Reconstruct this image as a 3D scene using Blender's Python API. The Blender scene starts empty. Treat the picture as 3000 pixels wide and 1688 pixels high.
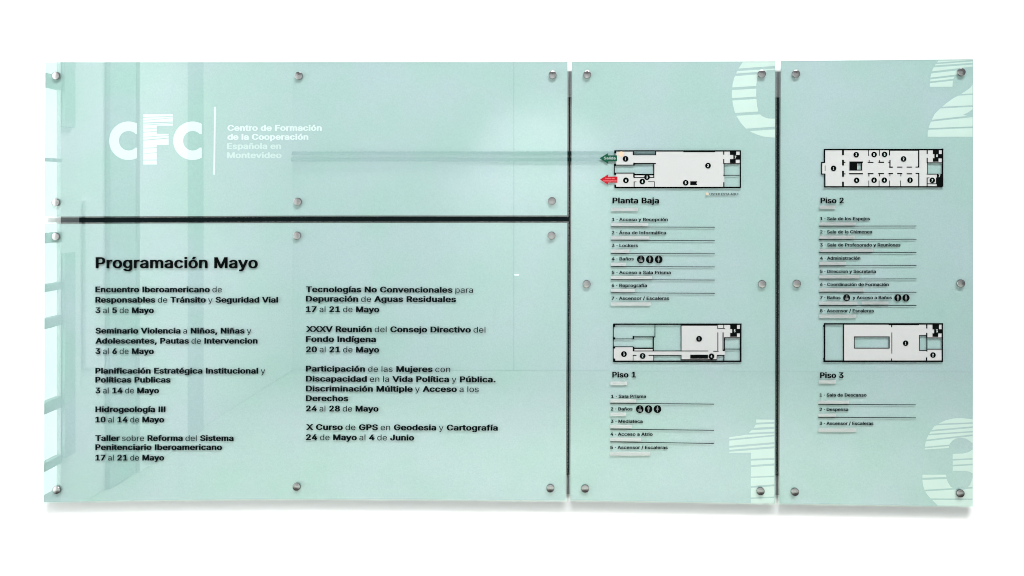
import bpy, math, random
from mathutils import Vector, Matrix
from mathutils.geometry import delaunay_2d_cdt
random.seed(7)
SC = bpy.context.scene
COL = SC.collection

# ------------------------------------------------------------------ camera
S = 0.00086                 # metres on the glass per photo pixel (3000 px wide photograph)
D = 2.2                     # camera to glass
H = 1.65                    # eye height
YG = -0.0325                # front face of the glass (wall face is y = 0)
YAW = math.radians(0.8)
F = D / S
PU, PV = 1630.0, 571.0      # principal point of the shifted lens
cam_d = bpy.data.cameras.new('camera')
cam = bpy.data.objects.new('camera', cam_d)
COL.objects.link(cam)
cam.location = (0, YG - D, H)
cam.rotation_euler = (math.radians(90), 0, YAW)
cam_d.sensor_width = 36
cam_d.lens = F / 3000 * 36
cam_d.shift_x = (1500 - PU) / 3000
cam_d.shift_y = -(844 - PV) / 3000
cam_d.clip_end = 200
SC.camera = cam

# ------------------------------------------------------------------ world, lamps, exposure
w = bpy.data.worlds.new('World')
SC.world = w
w.use_nodes = True
bg = w.node_tree.nodes['Background']
bg.inputs[0].default_value = (0.95, 0.98, 1.0, 1)
bg.inputs[1].default_value = 0.36

def area(name, loc, target, sx, sy, power, col=(1, 1, 1)):
    d = bpy.data.lights.new(name, 'AREA')
    d.shape = 'RECTANGLE'; d.size = sx; d.size_y = sy
    d.energy = power; d.color = col
    o = bpy.data.objects.new(name, d); COL.objects.link(o)
    o.location = loc
    o.rotation_euler = (Vector(target) - Vector(loc)).to_track_quat('-Z', 'Y').to_euler()
    return o
area('ceiling_lamp', (0.7, -4.1, 6.2), (0.2, 0, 0.9), 4.2, 1.2, 620, (1.0, 0.99, 0.97))
hall = area('hall_floor_fill', (0.2, -3.0, 3.6), (0.2, -3.05, 0), 4.8, 0.5, 150, (0.97, 0.99, 1.0))  # added fill, no known fixture: brightens the floor mirrored low in the glass
hall.data.spread = math.radians(100)
sp = bpy.data.lights.new('wall_glow_fill', 'SPOT'); sp.energy = 260; sp.spot_size = math.radians(62); sp.spot_blend = 1.0; sp.shadow_soft_size = 0.1  # unseen spot added to wash the mirrored far wall with a glow
spo = bpy.data.objects.new('wall_glow_fill', sp); COL.objects.link(spo)
spo.location = (-0.35, -4.6, 3.0); spo.rotation_euler = (Vector((-0.25, -6.0, 1.62)) - spo.location).to_track_quat('-Z', 'Y').to_euler()
vs = SC.view_settings
vs.view_transform = 'Standard'; vs.look = 'None'; vs.exposure = 0; vs.gamma = 1
vs.use_curve_mapping = False
SC.cycles.filter_width = 1.0

# ------------------------------------------------------------------ helpers
def at(u, v, y=YG):
    """point of the plane y seen at pixel (u, v) of the 3000 px photograph"""
    xc, zc = (u - PU) / F, -(v - PV) / F
    dx = xc * math.cos(YAW) - math.sin(YAW)
    dy = xc * math.sin(YAW) + math.cos(YAW)
    t = (y - (YG - D)) / dy
    return Vector((t * dx, y, H + t * zc))

def setp(o, label=None, cat=None, group=None, kind=None):
    if label: o['label'] = label
    if cat: o['category'] = cat
    if group: o['group'] = group
    if kind: o['kind'] = kind
    return o

def link(name, me, mat, parent=None):
    o = bpy.data.objects.new(name, me); COL.objects.link(o)
    if mat: me.materials.append(mat)
    if parent:
        o.parent = parent
        o.matrix_parent_inverse = Matrix.Translation(-parent.location) if parent.type == 'EMPTY' else Matrix.Identity(4)
    return o

class MB:
    def __init__(self): self.v = []; self.f = []
    def prism(self, loops, y0, y1, fn):
        """closed loops of 2-D points (any mix of outers and holes), mapped by fn(p, y); front at y1"""
        def winding(x, y):
            n = 0
            for l in loops:
                for i in range(len(l)):
                    (ax, ay), (bx, by) = l[i-1], l[i]
                    if (ay > y) != (by > y) and x < ax + (y-ay)*(bx-ax)/(by-ay): n += 1 if by > ay else -1
            return n
        flat = [Vector(p) for l in loops for p in l]; n = len(flat); edges = []; k = 0
        for l in loops:
            edges += [(k+i, k+(i+1) % len(l)) for i in range(len(l))]; k += len(l)
        cv, _, cf, _, _, _ = delaunay_2d_cdt(flat, edges, [], 0, 1e-5)
        base = len(self.v); m = len(cv)
        self.v += [tuple(fn(p, y1)) for p in cv] + [tuple(fn(p, y0)) for p in cv]
        for t in cf:
            cx = sum(cv[i].x for i in t)/3; cy = sum(cv[i].y for i in t)/3
            if winding(cx, cy) != 0:
                self.f.append(tuple(base+i for i in t)); self.f.append(tuple(base+m+i for i in reversed(t)))
        base = len(self.v); k = 0
        self.v += [tuple(fn(p, y1)) for p in flat] + [tuple(fn(p, y0)) for p in flat]
        for a, b in edges:
            self.f.append((base+a, base+b, base+b+n, base+a+n))
    def box(self, x0, x1, y0, y1, z0, z1):
        b = len(self.v)
        self.v += [(x, y, z) for x in (x0, x1) for y in (y0, y1) for z in (z0, z1)]
        for q in ((0,1,3,2),(4,6,7,5),(0,4,5,1),(2,3,7,6),(0,2,6,4),(1,5,7,3)):
            self.f.append(tuple(b+i for i in q))
    def lathe(self, c, prof, n=40):
        """profile of (radius, y) turned about the axis through c along y"""
        b = len(self.v)
        for r, y in prof:
            for i in range(n):
                a = 2*math.pi*i/n
                self.v.append((c.x + r*math.cos(a), y, c.z + r*math.sin(a)))
        for k in range(len(prof)-1):
            for i in range(n):
                j = (i+1) % n
                self.f.append((b+k*n+i, b+k*n+j, b+(k+1)*n+j, b+(k+1)*n+i))
        self.f.append(tuple(b+i for i in range(n)))
        self.f.append(tuple(b+(len(prof)-1)*n+i for i in reversed(range(n))))
    def build(self, name, mat, parent=None, smooth=False, flip=True):
        me = bpy.data.meshes.new(name); me.from_pydata(self.v, [], self.f)
        import bmesh
        bm = bmesh.new(); bm.from_mesh(me); bmesh.ops.remove_doubles(bm, verts=bm.verts, dist=1e-6); bmesh.ops.recalc_face_normals(bm, faces=bm.faces); bm.to_mesh(me); bm.free()
        me.update()
        if smooth:
            for p in me.polygons: p.use_smooth = True
        return link(name, me, mat, parent)

def scr(p, y): return at(p[0], p[1], y)

def thing(name, loc, label, cat, group=None):
    o = bpy.data.objects.new(name, None); COL.objects.link(o)
    o.location = loc; o.empty_display_size = 0.1
    return setp(o, label, cat, group)

# ------------------------------------------------------------------ materials
def mat(name):
    m = bpy.data.materials.new(name); m.use_nodes = True
    nt = m.node_tree; return m, nt, nt.nodes['Principled BSDF']

def simple(name, col, rough=0.5, metal=0.0, spec=0.5, noise=0.0, scale=400.0):
    m, nt, p = mat(name)
    p.inputs['Roughness'].default_value = rough; p.inputs['Metallic'].default_value = metal
    p.inputs['Specular IOR Level'].default_value = spec
    if noise:
        tc = nt.nodes.new('ShaderNodeTexCoord'); n = nt.nodes.new('ShaderNodeTexNoise')
        n.inputs['Scale'].default_value = scale; n.inputs['Detail'].default_value = 3
        nt.links.new(tc.outputs['Object'], n.inputs['Vector'])
        mx = nt.nodes.new('ShaderNodeMix'); mx.data_type = 'RGBA'
        mx.inputs['A'].default_value = tuple(c*(1-noise) for c in col)+(1,)
        mx.inputs['B'].default_value = tuple(min(1, c*(1+noise)) for c in col)+(1,)
        nt.links.new(n.outputs['Fac'], mx.inputs['Factor']); nt.links.new(mx.outputs['Result'], p.inputs['Base Color'])
    else:
        p.inputs['Base Color'].default_value = col+(1,)
    return m

def emission(name, col, s):
    m, nt, p = mat(name)
    p.inputs['Base Color'].default_value = (0.1, 0.1, 0.1, 1)
    p.inputs['Emission Color'].default_value = col+(1,); p.inputs['Emission Strength'].default_value = s
    return m

def film_material():
    m, nt, p = mat('frosted_film')
    p.inputs['Roughness'].default_value = 0.9; p.inputs['Specular IOR Level'].default_value = 0.0
    tc = nt.nodes.new('ShaderNodeTexCoord')
    big = nt.nodes.new('ShaderNodeTexNoise'); big.inputs['Scale'].default_value = 7; big.inputs['Detail'].default_value = 5
    fine = nt.nodes.new('ShaderNodeTexNoise'); fine.inputs['Scale'].default_value = 330; fine.inputs['Detail'].default_value = 2
    for n in (big, fine): nt.links.new(tc.outputs['Object'], n.inputs['Vector'])
    r = nt.nodes.new('ShaderNodeValToRGB')
    r.color_ramp.elements[0].position = 0.36; r.color_ramp.elements[0].color = FILM_A+(1,)
    r.color_ramp.elements[1].position = 0.64; r.color_ramp.elements[1].color = FILM_B+(1,)
    nt.links.new(big.outputs['Fac'], r.inputs['Fac'])
    r2 = nt.nodes.new('ShaderNodeMapRange')
    r2.inputs['From Min'].default_value = 0.25; r2.inputs['From Max'].default_value = 0.75
    r2.inputs['To Min'].default_value = 0.94; r2.inputs['To Max'].default_value = 1.06
    nt.links.new(fine.outputs['Fac'], r2.inputs['Value'])
    mul = nt.nodes.new('ShaderNodeVectorMath'); mul.operation = 'SCALE'
    nt.links.new(r.outputs['Color'], mul.inputs[0]); nt.links.new(r2.outputs['Result'], mul.inputs['Scale'])
    nt.links.new(mul.outputs['Vector'], p.inputs['Base Color'])
    return m

def glass_material():
    """clear sheet: passes what lies behind, mirrors the hall with a Fresnel share on its outer side"""
    m = bpy.data.materials.new('clear_glass'); m.use_nodes = True
    nt = m.node_tree; nt.nodes.clear()
    out = nt.nodes.new('ShaderNodeOutputMaterial'); mix = nt.nodes.new('ShaderNodeMixShader')
    tr = nt.nodes.new('ShaderNodeBsdfTransparent'); tr.inputs[0].default_value = (0.955, 0.99, 0.98, 1)
    gl = nt.nodes.new('ShaderNodeBsdfGlossy'); gl.inputs['Roughness'].default_value = 0.004
    gl.inputs['Color'].default_value = (0.93, 1, 0.985, 1)
    fr = nt.nodes.new('ShaderNodeFresnel'); fr.inputs['IOR'].default_value = GLASS_IOR
    geo = nt.nodes.new('ShaderNodeNewGeometry')
    inv = nt.nodes.new('ShaderNodeMath'); inv.operation = 'SUBTRACT'; inv.inputs[0].default_value = 1
    mul = nt.nodes.new('ShaderNodeMath'); mul.operation = 'MULTIPLY'
    L = nt.links.new
    L(geo.outputs['Backfacing'], inv.inputs[1]); L(fr.outputs[0], mul.inputs[0]); L(inv.outputs[0], mul.inputs[1])
    L(mul.outputs[0], mix.inputs[0]); L(tr.outputs[0], mix.inputs[1]); L(gl.outputs[0], mix.inputs[2]); L(mix.outputs[0], out.inputs[0])
    return m

def steel_material(name, rough=0.20, aniso=0.5):
    m, nt, p = mat(name)
    p.inputs['Base Color'].default_value = (0.29, 0.285, 0.29, 1)
    p.inputs['Metallic'].default_value = 1; p.inputs['Roughness'].default_value = rough
    p.inputs['Anisotropic'].default_value = aniso
    tg = nt.nodes.new('ShaderNodeTangent'); tg.direction_type = 'RADIAL'; tg.axis = 'Y'
    nt.links.new(tg.outputs[0], p.inputs['Tangent'])
    tc = nt.nodes.new('ShaderNodeTexCoord'); n = nt.nodes.new('ShaderNodeTexNoise')
    n.inputs['Scale'].default_value = 900; nt.links.new(tc.outputs['Object'], n.inputs['Vector'])
    b = nt.nodes.new('ShaderNodeBump'); b.inputs['Strength'].default_value = 0.02; b.inputs['Distance'].default_value = 0.0005
    nt.links.new(n.outputs['Fac'], b.inputs['Height']); nt.links.new(b.outputs[0], p.inputs['Normal'])
    return m

FILM_A = (0.222, 0.328, 0.314)
FILM_B = (0.252, 0.324, 0.346)
GLASS_IOR = 1.95
M_FILM = film_material()
M_GLASS = glass_material()
M_EDGE = simple('ground_glass_edge', (0.10, 0.19, 0.165), 0.6)
M_STEEL = steel_material('brushed_steel')
M_BLACK = simple('black_vinyl', (0.002, 0.003, 0.003), 0.7, spec=0.01)
M_INK = simple('dark_vinyl', (0.003, 0.006, 0.007), 0.7, spec=0.01)
M_WHITE = simple('white_vinyl', (0.47, 0.54, 0.54), 0.6, spec=0.1)
M_GREYWHITE = simple('greyer_white_vinyl', (0.37, 0.45, 0.45), 0.6, spec=0.1)  # greyer than white_vinyl: last two name lines, green arrow's word
M_ETCH = simple('pale_etched_film', (0.375, 0.465, 0.44), 0.7, noise=0.03, scale=30)
M_PLAN = simple('white_plan_sheet', (0.405, 0.41, 0.415), 0.7, spec=0.1, noise=0.03, scale=200)
M_GREEN = simple('green_vinyl', (0.004, 0.060, 0.032), 0.6, spec=0.08)
M_RED = simple('red_vinyl', (0.34, 0.006, 0.014), 0.6, spec=0.08)
M_PEACH = simple('peach_vinyl', (0.52, 0.40, 0.30), 0.6, spec=0.1)
M_PINK = simple('pale_red_vinyl', (0.50, 0.13, 0.14), 0.6, spec=0.08)
M_GREY = simple('grey_vinyl', (0.10, 0.10, 0.11), 0.5)
M_ICON = simple('pale_grey_vinyl', (0.16, 0.18, 0.18), 0.6, spec=0.08)
M_BRAILLE = simple('satin_braille_strip', (0.42, 0.44, 0.45), 0.30, metal=0.75)
M_WALL = simple('white_wall_paint', (0.80, 0.80, 0.81), 0.8, noise=0.01, scale=60)
M_BOARD = simple('dark_backing', (0.010, 0.016, 0.018), 0.9, spec=0.0)
M_GAPFADE = simple('grey_gap_fade', (0.15, 0.16, 0.17), 0.8, spec=0.1)  # mid grey in place of the light falling off inside the gaps
M_FLOOR = simple('polished_floor', (0.60, 0.65, 0.57), 0.35, noise=0.08, scale=3)
M_ABSORBER = simple('dark_absorber', (0.030, 0.024, 0.024), 0.9, noise=0.3, scale=120)  # for the added sheet that soaks up light by the wall
M_HALL = simple('hall_wall_paint', (0.80, 0.82, 0.83), 0.8, noise=0.02, scale=4)
M_PILLAR = simple('pale_pillar_paint', (0.90, 0.90, 0.90), 0.8)
M_DARKP = simple('grey_green_panel', (0.44, 0.53, 0.50), 0.6)
M_FRAME = simple('grey_window_frame', (0.26, 0.32, 0.30), 0.5)
M_RAIL = simple('dark_handrail', (0.01, 0.03, 0.027), 0.7, spec=0.1)
M_TUBE = emission('lit_tube', (1.0, 1.0, 1.0), 6.0)
M_PANE = emission('daylit_pane', (0.93, 1.0, 0.97), 5.0)

# ------------------------------------------------------------------ setting
def struct(name, mb, m, parent=None):
    o = mb.build(name, m, parent)
    if parent is None: setp(o, kind='structure')
    return o
mb = MB(); mb.box(-4.0, 4.5, -0.004, 0.15, 0, 3.8); wall = struct('wall', mb, M_WALL)
mb = MB(); mb.box(-4.0, 4.5, -8.0, -0.004, -0.1, -0.004); struct('floor', mb, M_FLOOR)
mb = MB(); mb.box(-2.4, 4.4, -2.35, -0.02, -0.003, 0.006); struct('bounce_absorber', mb, M_ABSORBER)  # unseen dark sheet added to stop floor bounce and darken the lower caps
# the hall the glass mirrors: far wall with handrail, side wall with the tall window
XL, YF = -2.6, YG - 6.0
mb = MB(); mb.box(-4.0, 4.5, YF-0.15, YF, 0, 3.1); far = struct('opposite_wall', mb, M_HALL)
def mirror(u, v, depth):
    """place in the hall, depth metres before the glass, mirrored at pixel (u, v)"""
    p = at(u, v); k = (D + depth) / D
    return p.x * k, YG - depth, H + (p.z - H) * k
mb = MB()
for v0, v1, out in ((444, 452, 0.03), (462, 472, 0.05)):
    x0, _, z1 = mirror(640, v0, 5.94); x1, _, z0 = mirror(2130, v1, 5.94)
    mb.box(x0, x1, YF+0.002, YF+out, z0, z1)
struct('handrail', mb, M_RAIL, far)
mb = MB(); x, _, _ = mirror(1505, 500, 6.0); mb.box(x-0.006, x+0.006, YF+0.001, YF+0.004, 0.0, 3.0); struct('wall_joint', mb, M_DARKP, far)
mb = MB(); xa, _, za = mirror(1506, 805, 5.95); xb, _, zb = mirror(1520, 808, 5.95)
mb.box(xa, xb, YF+0.003, YF+0.03, zb, za); struct('wall_light', mb, M_TUBE, far)
def ydep(u):                       # depth at which the side wall is mirrored at column u
    return D * (-XL / -at(u, 571).x - 1)
Y = {u: YG - ydep(u) for u in (178, 222, 250, 310, 384, 530, 584)}
mb = MB(); mb.box(XL-0.2, XL, YF, Y[178], 0, 3.1); side = struct('side_wall', mb, M_PILLAR)
def panel(name, u0, u1, z0, z1, out, m):
    mb = MB(); mb.box(XL+0.002, XL+out, YG-ydep(u1), YG-ydep(u0), z0, z1); struct(name, mb, m, side)
panel('dark_panel', 308, 384, 0.0, 3.0, 0.03, M_DARKP)
panel('pale_pillar', 386, 528, 0.0, 3.0, 0.05, M_PILLAR)
panel('dark_panel', 530, 584, 0.0, 3.0, 0.03, M_DARKP)
panel('pale_panel', 240, 275, 0.72, 1.62, 0.02, M_PILLAR)
panel('dark_panel', 180, 210, 0.3, 1.35, 0.02, M_DARKP)
panel('dark_panel', 180, 210, 2.0, 2.35, 0.02, M_DARKP)
mb = MB()
ywin0, ywin1 = YG - 1.0, Y[178]
mb.box(XL-0.05, XL-0.02, ywin1+0.002, ywin0, 0.15, 3.1); struct('window_pane', mb, M_PANE, side)
mb = MB()
for v0, v1 in ((226, 266), (466, 476), (679, 708), (825, 846), (921, 950), (1157, 1190), (1328, 1352)):
    k = 2.0
    z1 = H + (PV - v0) * S * 2.04; z0 = H + (PV - v1) * S * 2.04
    mb.box(XL-0.018, XL+0.01, ywin1+0.004, ywin0, z0, z1)
struct('window_frame', mb, M_FRAME, side)

# dark board the panels are fixed to
mb = MB()
mb.prism([[(232, 284), (2745, 286), (2742, 1395), (232, 1386)]], -0.005, -0.019, scr)
board = mb.build('backing_board', M_BOARD)
mb = MB()
mb.prism([[(178, 208), (2790, 210), (2787, 1452), (178, 1442)], [(232, 284), (232, 1386), (2742, 1395), (2745, 286)]], -0.005, -0.013, scr)
mb.build('gap_fade_band', M_GAPFADE, board)  # added grey band, its tone stands in for light fading at gap ends
setp(board, 'dark backing board on the white wall seen in the gaps between glass panels', 'board')

# ------------------------------------------------------------------ lettering
GLYPHS = {
',':(188,'38,-119 68,71 137,71 84,-119'),
'.':(188,'95,-4 78,-1 63,9 53,24 50,41 53,59 63,73 78,83 95,87 113,83 128,73 138,59 141,41 138,24 128,9 113,-1'),
'/':(249,'235,533 71,-76 14,-76 178,533'),
'0':(453,'227,-7 174,1 130,24 95,62 69,113 53,178 48,254 53,330 69,395 95,447 130,484 174,508 227,516 279,508 323,484 358,447 384,395 400,330 405,254 400,178 384,113 359,62 323,24 279,1|227,50 261,56 290,74 313,103 330,144 340,194 344,254 340,314 330,365 313,405 290,435 261,453 227,460 192,453 163,435 140,405 123,365 113,314 109,254 113,194 123,144 140,103 163,74 192,56'),
'1':(453,'76,0 76,55 391,55 391,0|276,509 276,0 212,0 212,448 209,448 86,358 86,427 198,509'),
'2':(453,'64,0 64,47 234,229 282,282 311,327 320,371 317,397 308,419 293,436 273,449 224,460 196,457 172,447 153,433 139,413 130,390 127,362 66,362 71,405 86,442 111,473 143,496 182,511 225,516 268,511 306,497 337,474 361,445 376,411 381,372 371,318 336,259 267,180 153,60 153,57 389,57 389,0'),
'3':(453,'218,-7 173,-3 133,10 98,30 70,57 52,91 44,132 109,132 115,107 126,87 144,71 165,59 219,50 275,61 297,74 315,93 325,116 329,145 326,172 316,196 299,217 275,234 242,244 201,248 157,248 157,299 288,448 288,452 70,452 70,509 372,509 372,461 211,278 211,289 264,288 308,276 344,253 371,222 387,186 393,145 387,103 370,66 344,36 309,12 266,-2'),
'4':(453,'40,105 40,158 247,509 311,509 109,166 109,163 413,163 413,105|282,0 282,121 282,146 282,318 343,318 343,0'),
'5':(453,'221,-7 178,-2 140,11 108,32 83,60 66,93 60,130 122,130 127,108 138,89 173,60 221,50 250,53 276,64 298,82 314,104 324,131 328,162 324,193 314,221 297,244 275,262 248,273 218,277 167,268 128,246 67,253 96,509 366,509 366,452 151,452 134,301 136,301 178,325 229,334 263,330 294,321 321,306 345,285 364,260 379,231 388,199 391,163 385,117 369,76 343,41 309,15 268,-1'),
'6':(453,'226,-7 182,-1 142,15 109,40 84,74 69,115 64,162 68,199 80,239 137,340 252,509 322,509 151,261 145,261 165,288 196,307 235,314 278,309 316,295 346,271 370,240 384,201 389,157 384,112 368,73 343,39 310,14 271,-2|226,48 254,52 279,63 299,79 314,101 324,128 327,157 324,187 314,213 299,235 279,251 254,262 226,265 198,262 174,252 153,235 138,214 128,188 125,158 128,128 138,102 153,79 174,63 198,52'),
'7':(453,'97,0 323,448 323,452 62,452 62,509 391,509 391,449 165,0'),
'8':(453,'226,-7 178,-2 136,11 101,33 74,62 57,96 52,135 55,166 65,195 81,220 101,241 125,256 153,265 153,267 119,282 93,308 76,342 70,380 75,417 90,450 114,477 146,498 184,511 226,516 269,511 306,498 337,477 361,450 377,417 382,380 376,342 359,308 333,282 300,267 300,265 327,256 351,241 372,220 387,195 397,166 401,135 395,96 378,62 352,33 317,11 275,-2|226,49 258,52 285,60 307,74 323,91 333,113 337,139 333,165 322,189 305,208 283,223 256,232 226,235 196,232 169,223 147,208 130,189 119,165 115,139 119,113 129,91 145,74 167,60 195,52|226,290 274,300 293,313 307,330 316,351 319,376 316,399 308,420 294,437 275,449 226,460 177,449 159,437 145,420 136,399 133,376 136,351 145,330 159,313 178,300'),
'9':(453,'226,516 271,510 310,494 343,468 368,434 384,393 389,347 385,309 373,270 315,168 200,0 130,0 301,248 307,248 287,221 257,202 218,195 175,199 137,214 106,237 83,269 68,307 64,352 69,397 85,436 110,469 143,494 182,510|226,460 199,457 174,446 154,429 138,407 129,381 125,352 129,322 138,295 154,274 174,257 199,247 226,243 254,247 279,257 299,273 314,295 324,321 327,350 324,381 314,407 299,429 279,446 254,457'),
'A':(480,'16,0 201,509 276,509 463,0 395,0 287,302 264,372 232,478 245,478 213,371 191,302 85,0|110,142 110,199 370,199 370,142'),
'B':(456,'60,0 60,509 241,509 289,504 329,491 359,469 381,442 394,410 398,374 395,344 387,320 356,286 315,267 315,262 339,257 363,245 385,227 402,203 414,173 418,136 413,100 400,67 377,39 344,18 301,4 247,0|125,57 245,57 296,63 330,80 349,105 355,137 352,161 342,184 327,203 306,218 279,228 248,231 125,231|125,285 238,285 288,296 308,309 323,326 333,348 336,372 330,403 313,429 283,446 240,452 125,452'),
'C':(510,'267,-7 205,1 150,25 104,63 70,115 48,179 40,254 48,329 70,393 104,445 150,484 205,508 267,516 340,504 373,490 402,471 427,447 448,418 463,385 473,348 408,348 389,395 357,428 315,449 267,456 223,450 184,432 150,403 125,364 109,314 103,254 109,194 125,145 151,105 184,76 223,59 267,53 315,60 357,81 389,114 408,160 473,160 463,124 448,91 428,62 402,38 373,19 341,5 305,-4'),
'D':(502,'219,0 96,0 96,57 215,57 272,63 318,81 354,110 379,149 394,198 399,255 394,312 379,361 354,399 320,428 275,446 221,452 93,452 93,509 225,509 294,501 353,478 399,441 433,391 455,329 462,255 455,181 433,119 398,68 351,31 291,8|125,509 125,0 60,0 60,509'),
'E':(419,'60,0 60,509 372,509 372,452 125,452 125,286 355,286 355,229 125,229 125,57 375,57 375,0'),
'F':(410,'60,0 60,509 369,509 369,452 125,452 125,278 346,278 346,221 125,221 125,0'),
'G':(520,'269,-7 205,1 149,25 104,64 69,116 47,179 40,254 47,329 69,393 103,445 149,484 203,508 265,516 304,513 340,504 374,489 403,469 429,445 449,416 465,384 474,349 408,349 387,393 356,427 315,448 265,456 222,450 183,432 150,404 125,364 109,314 103,254 109,194 125,145 151,105 184,76 224,59 269,53 309,57 345,71 374,93 396,123 410,160 415,202 434,199 283,199 283,256 478,256 478,200 471,141 451,91 419,50 377,19 326,0'),
'H':(517,'60,0 60,509 125,509 125,289 392,289 392,509 457,509 457,0 392,0 392,232 125,232 125,0'),
'I':(185,'60,0 60,509 125,509 125,0'),
'J':(396,'185,-7 124,3 75,33 44,81 33,145 33,173 98,173 98,145 104,104 122,74 149,56 185,50 220,56 248,74 266,104 272,145 272,509 336,509 336,145 326,81 294,33 246,3'),
'K':(467,'104,145 104,216 139,261 174,303 212,344 364,509 448,509 231,276 228,276|60,0 60,509 125,509 125,334 124,225 125,193 125,0|372,0 188,259 228,309 449,0'),
'L':(393,'60,0 60,509 125,509 125,57 361,57 361,0'),
'M':(628,'60,0 60,509 152,509 277,187 287,159 299,123 311,84 322,49 307,49 318,83 330,121 342,158 352,187 476,509 568,509 568,0 504,0 504,291 504,327 505,369 506,413 507,457 513,457 498,409 482,363 467,322 456,291 342,0 286,0 170,291 159,321 145,361 129,408 112,457 119,457 120,416 121,372 122,328 122,291 122,0'),
'N':(523,'60,0 60,509 136,509 343,183 363,151 388,107 414,55 405,54 401,108 399,157 399,195 399,509 463,509 463,0 387,0 202,290 177,331 148,381 108,452 119,454 122,384 124,328 125,291 125,0'),
'O':(533,'267,-7 205,1 150,25 105,63 70,115 48,179 40,254 48,329 70,393 105,445 150,484 205,508 267,516 329,508 384,484 429,445 464,393 486,329 493,254 486,179 464,115 429,63 384,25 329,1|267,53 310,59 349,76 383,105 408,144 425,194 430,254 425,314 408,365 383,404 349,433 310,450 267,456 223,450 184,433 151,404 125,364 109,314 103,254 109,194 125,144 151,105 184,76 223,59'),
'P':(445,'60,0 60,509 235,509 289,503 332,487 366,462 390,430 404,391 409,348 404,304 390,265 366,233 332,207 289,191 235,186 109,186 109,242 233,242 269,246 297,256 318,272 333,294 342,319 344,348 342,376 333,402 318,423 297,439 268,449 232,452 125,452 125,0'),
'Q':(533,'245,159 313,159 369,85 384,65 468,-48 401,-48 346,27 331,46|267,-7 205,1 150,25 105,63 70,115 48,179 40,254 48,329 70,393 105,445 150,484 205,508 267,516 329,508 384,484 429,445 464,393 486,329 493,254 486,179 464,115 429,63 384,25 329,1|267,53 310,59 349,76 383,105 408,144 425,194 430,254 425,314 408,365 383,404 349,433 310,450 267,456 223,450 184,433 151,404 125,364 109,314 103,254 109,194 125,144 151,105 184,76 223,59'),
'R':(449,'60,0 60,509 236,509 290,504 333,489 367,465 390,433 405,395 409,352 405,309 390,271 367,240 333,217 289,203 236,198 96,198 96,255 234,255 269,258 298,267 319,281 334,300 342,324 345,352 342,380 334,405 319,425 298,440 269,449 233,452 125,452 125,0|353,0 230,229 303,229 428,0'),
'S':(447,'224,-9 172,-4 128,9 91,31 64,60 46,96 38,137 104,137 110,110 123,88 142,71 166,59 224,49 257,52 286,60 311,74 329,92 341,114 346,139 342,161 332,179 296,205 245,222 184,239 128,260 86,289 60,326 52,372 58,413 75,448 102,476 138,498 180,511 227,516 275,511 316,498 351,476 377,449 394,415 401,378 337,378 326,412 302,437 267,453 225,459 194,456 167,448 145,435 129,418 118,398 115,376 119,352 131,334 169,308 212,293 264,279 312,264 359,238 395,198 405,171 408,139 403,99 386,64 360,34 323,11 278,-4'),
'T':(449,'32,452 32,509 417,509 417,452 257,452 257,0 193,0 193,452'),
'U':(517,'259,-8 203,-2 154,15 114,43 85,80 66,124 60,173 60,509 124,509 124,178 128,144 141,113 160,87 187,68 220,56 259,52 298,56 331,68 357,87 377,113 389,144 393,178 393,509 457,509 457,173 451,124 433,80 403,43 363,15 315,-2'),
'V':(480,'204,0 16,509 84,509 192,206 215,137 248,31 235,31 267,138 290,206 395,509 463,509 278,0'),
'X':(474,'18,0 217,284 217,236 29,509 104,509 178,400 204,361 223,329 243,292 232,292 252,329 272,361 298,400 374,509 446,509 259,239 259,287 456,0 382,0 292,129 268,165 250,195 230,231 244,231 225,196 206,166 182,129 91,0'),
'a':(389,'160,-9 126,-5 94,5 68,22 48,45 35,73 30,108 34,138 43,161 58,179 78,193 125,211 178,220 234,227 265,235 273,243 276,255 276,257 267,297 240,322 196,331 149,322 118,301 100,274 41,291 57,322 79,346 104,364 133,375 194,384 239,379 286,360 306,343 322,320 333,290 337,251 337,0 277,0 277,52 272,52 252,25 215,1|170,45 202,49 228,59 248,74 263,93 272,115 276,138 276,190 259,182 231,176 200,171 175,168 134,159 103,139 95,124 92,105 102,72 130,52'),
'b':(424,'229,-8 198,-5 172,4 138,31 118,59 112,59 112,0 53,0 53,509 114,509 114,319 118,319 137,346 171,373 197,381 229,384 274,378 313,361 345,332 370,293 385,245 390,189 385,133 370,84 346,45 313,16 274,-2|220,47 253,51 279,66 301,88 316,117 325,151 328,189 325,227 316,261 301,290 280,311 253,325 220,330 188,325 161,312 140,291 125,263 116,229 113,189 116,150 125,115 140,86 162,65 188,51'),
'c':(396,'207,-8 159,-2 117,16 82,46 56,85 40,133 34,187 40,243 56,291 82,330 117,360 159,378 207,384 260,377 305,356 340,322 362,277 303,262 290,289 270,311 242,325 207,330 173,325 145,310 124,287 108,258 99,224 96,187 99,151 108,117 124,89 145,66 173,51 207,46 243,52 271,66 292,89 304,117 363,102 341,56 306,21 261,-1'),
'd':(424,'195,-8 151,-2 111,16 79,45 55,84 39,133 34,189 39,245 55,293 79,332 112,361 151,378 196,384 228,381 253,373 287,346 306,319 311,319 311,509 372,509 372,0 313,0 313,59 307,59 287,31 252,4 227,-5|205,47 236,51 263,65 284,86 299,115 309,150 312,189 309,229 300,263 284,291 263,312 237,325 205,330 172,325 145,311 124,290 108,261 99,227 96,189 99,151 109,117 124,88 145,66 172,51'),
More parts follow.
